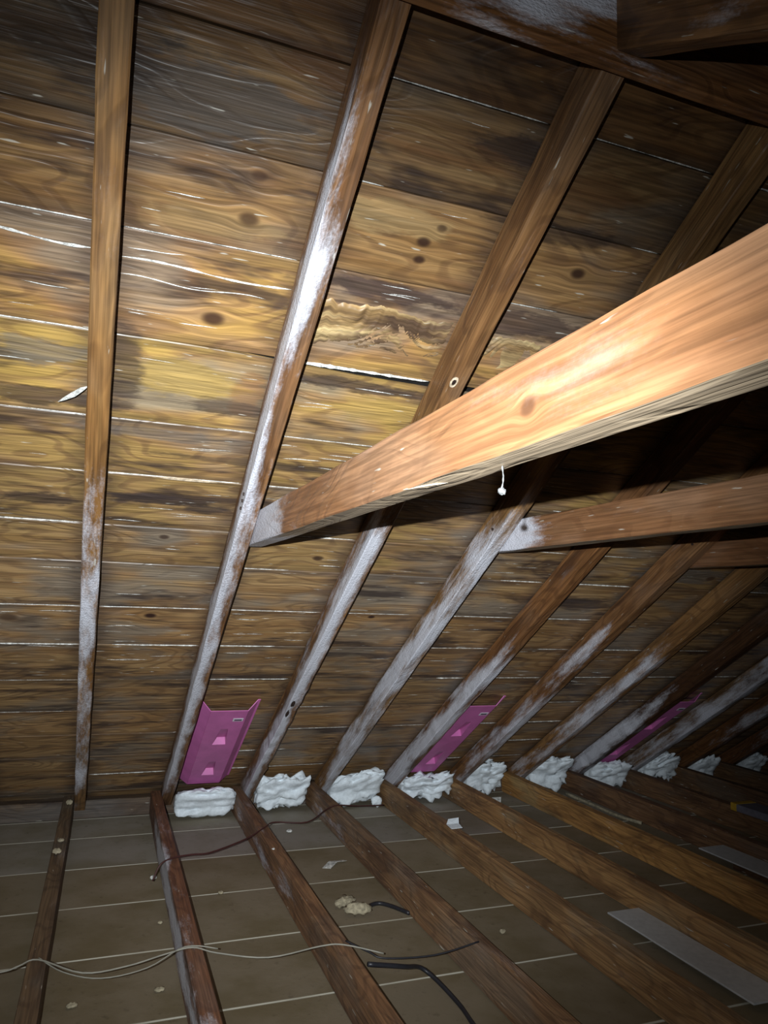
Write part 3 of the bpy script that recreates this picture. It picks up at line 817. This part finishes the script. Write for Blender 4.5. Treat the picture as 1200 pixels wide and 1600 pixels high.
def cable(name, pts, r, mat, label):
    o = tube(name, pts, r, mat, sides=6, sub=5); return tag(o, label, 'cable')
cable('cable', [(.285, -.936, -.06), (.310, -.925, -.008), (.36, -.90, .004), (.431, -.875, .002), (.505, -.845, -.006), (.665, -.722, -.004), (.763, -.62, .006), (.823, -.549, .003), (.971, -.546, -.008), (1.10, -.40, -.002), (1.17, -.365, .006), (1.286, -.335, -.012), (1.44, -.285, -.03)],
      .0030, MAT_RED, 'thin red-brown cable draped over joists below the left insulation')
cable('cable', [(-.30, -1.60, -.02), (-.139, -1.624, -.008), (-.094, -1.62, .0), (-.048, -1.611, .006), (.065, -1.692, -.006), (.177, -1.678, -.01), (.279, -1.655, -.002), (.35, -1.655, .006), (.413, -1.694, .0), (.549, -1.738, -.01), (.70, -1.736, .0), (.763, -1.76, .006), (.867, -1.808, -.01)],
      .0023, MAT_GREYC, 'pale grey cable crossing the joists at the lower left')
cable('cable', [(-.048, -1.600, .006), (.017, -1.66, -.012), (.112, -1.70, -.022), (.228, -1.69, -.016), (.33, -1.645, .006), (.42, -1.66, -.004)],
      .0018, MAT_GREYC, 'second pale strand sagging just below the grey cable')
cable('cable', [(.775, -1.735, .005), (.83, -1.79, -.01), (.87, -1.815, -.02), (1.014, -1.838, -.02), (1.15, -1.85, .005)], .0025, MAT_BLACKC, 'thin dark wire sagging between joists at the lower middle')
cable('cable', [(.798, -1.866, -.004), (.91, -1.855, -.03), (1.00, -1.80, -.075), (1.044, -1.93, -.108), (1.035, -2.10, -.109), (1.05, -2.5, -.109)], .0065, MAT_BLACKC, 'thick black cable curving toward the bottom edge')
# pale broken knob with the dark cable end
kn = empty('debris_lump', (.947, -1.25, ZF))
tag(kn, 'pale broken lump of debris in two pieces between joists', 'debris')
b_ = lump('fragment', (.09, .04, .028), 5, MAT_PALE, .55, 3, 20, 12, 2.2, kn); b_.location = (-.005, .035, .001); b_.rotation_euler = (0, 0, .3)
b_ = lump('fragment', (.10, .045, .035), 8, MAT_PALE, .55, 3, 20, 12, 2.2, kn); b_.location = (.015, -.05, .001); b_.rotation_euler = (0, 0, -.2)
cable('cable', [(.99, -1.27, -.107), (1.059, -1.235, -.108), (1.10, -1.27, -.108), (1.14, -1.35, -.107)], .007, MAT_BLACKC, 'short dark cable lying beside the pale broken debris')

CR = [(.300, -.773, ZF, .035, .020, MAT_FROST, 'white crumb in the bay left of the grey-sided joist'),
      (.945, -.329, ZF, .040, .016, MAT_FROST, 'white crumb in front of the crumpled insulation piece'),
      (1.389, -1.573, ZF, .03, .018, MAT_PALE, 'yellowish crumb alone in the dark bay at lower middle'),
      (-.056, -.74, 0.0, .045, .022, MAT_PALE, 'larger pale crumb on top of the leftmost joist'),
      (-.050, -.60, 0.0, .035, .016, MAT_PALE, 'smaller pale crumb on the leftmost joist, nearer the eave'),
      (-.045, -.05, 0.0, .040, .028, MAT_PALE, 'grey crumb at the foot of the leftmost rafter'),
      (.740, -.90, 0.0, .018, .008, MAT_FROST, 'white fleck on the red-brown joist'),
      (.53, -.98, ZF, .028, .012, MAT_PALE, 'small pale crumb right of the grey-sided joist'),
      (.300, -1.18, ZF, .024, .010, MAT_PALE, 'small crumb near the grey-sided joist, lower left'),
      (.045, -1.64, ZF, .04, .014, MAT_PALE, 'flat pale crumb near the bottom left corner'),
      (.27, -1.62, ZF, .04, .012, MAT_PALE, 'flat crumb under the grey cable beside the grey-sided joist')]
for k, (x, y, z, a, h, m_, lb) in enumerate(CR):
    o = lump('crumb', (a * .75, a * .55, h * .8), 40 + k, m_, .5, 2.5, 14, 9, 2.2); o.location = (x, y, z + .0015); tag(o, lb, 'crumb', 'crumbs between the joists')
def scrap(name, pts, label, cat, mat=MAT_INSUL, th_=.0015):
    o = mesh_obj(name, pts, [(0, 1, 2, 3), (3, 2, 4, 5)], mat, None, pts[0])
    m = o.modifiers.new('t', 'SOLIDIFY'); m.thickness = th_; return tag(o, label, cat)
scrap('paper_scrap', [(1.555, -.83, .002), (1.605, -.84, .006), (1.612, -.79, .010), (1.56, -.77, .004), (1.625, -.76, .026), (1.58, -.745, .018)], 'white paper scrap curled on the edge of the tan joist', 'paper scrap')
scrap('shaving', [(.97, -.82, ZF + .002), (1.00, -.84, ZF + .004), (1.04, -.80, ZF + .014), (1.01, -.775, ZF + .010), (1.09, -.775, ZF + .006), (1.08, -.755, ZF + .003)], 'curled white shaving in the bay below the crumpled insulation', 'wood shaving', MAT_FROST)
scrap('shaving', [(2.16, -.12, ZF + .002), (2.20, -.14, ZF + .006), (2.23, -.09, ZF + .03), (2.18, -.07, ZF + .025), (2.26, -.05, ZF + .02), (2.22, -.04, ZF + .012)], 'pale curl lying in front of the wad right of the middle baffle', 'wood shaving', MAT_FROST)
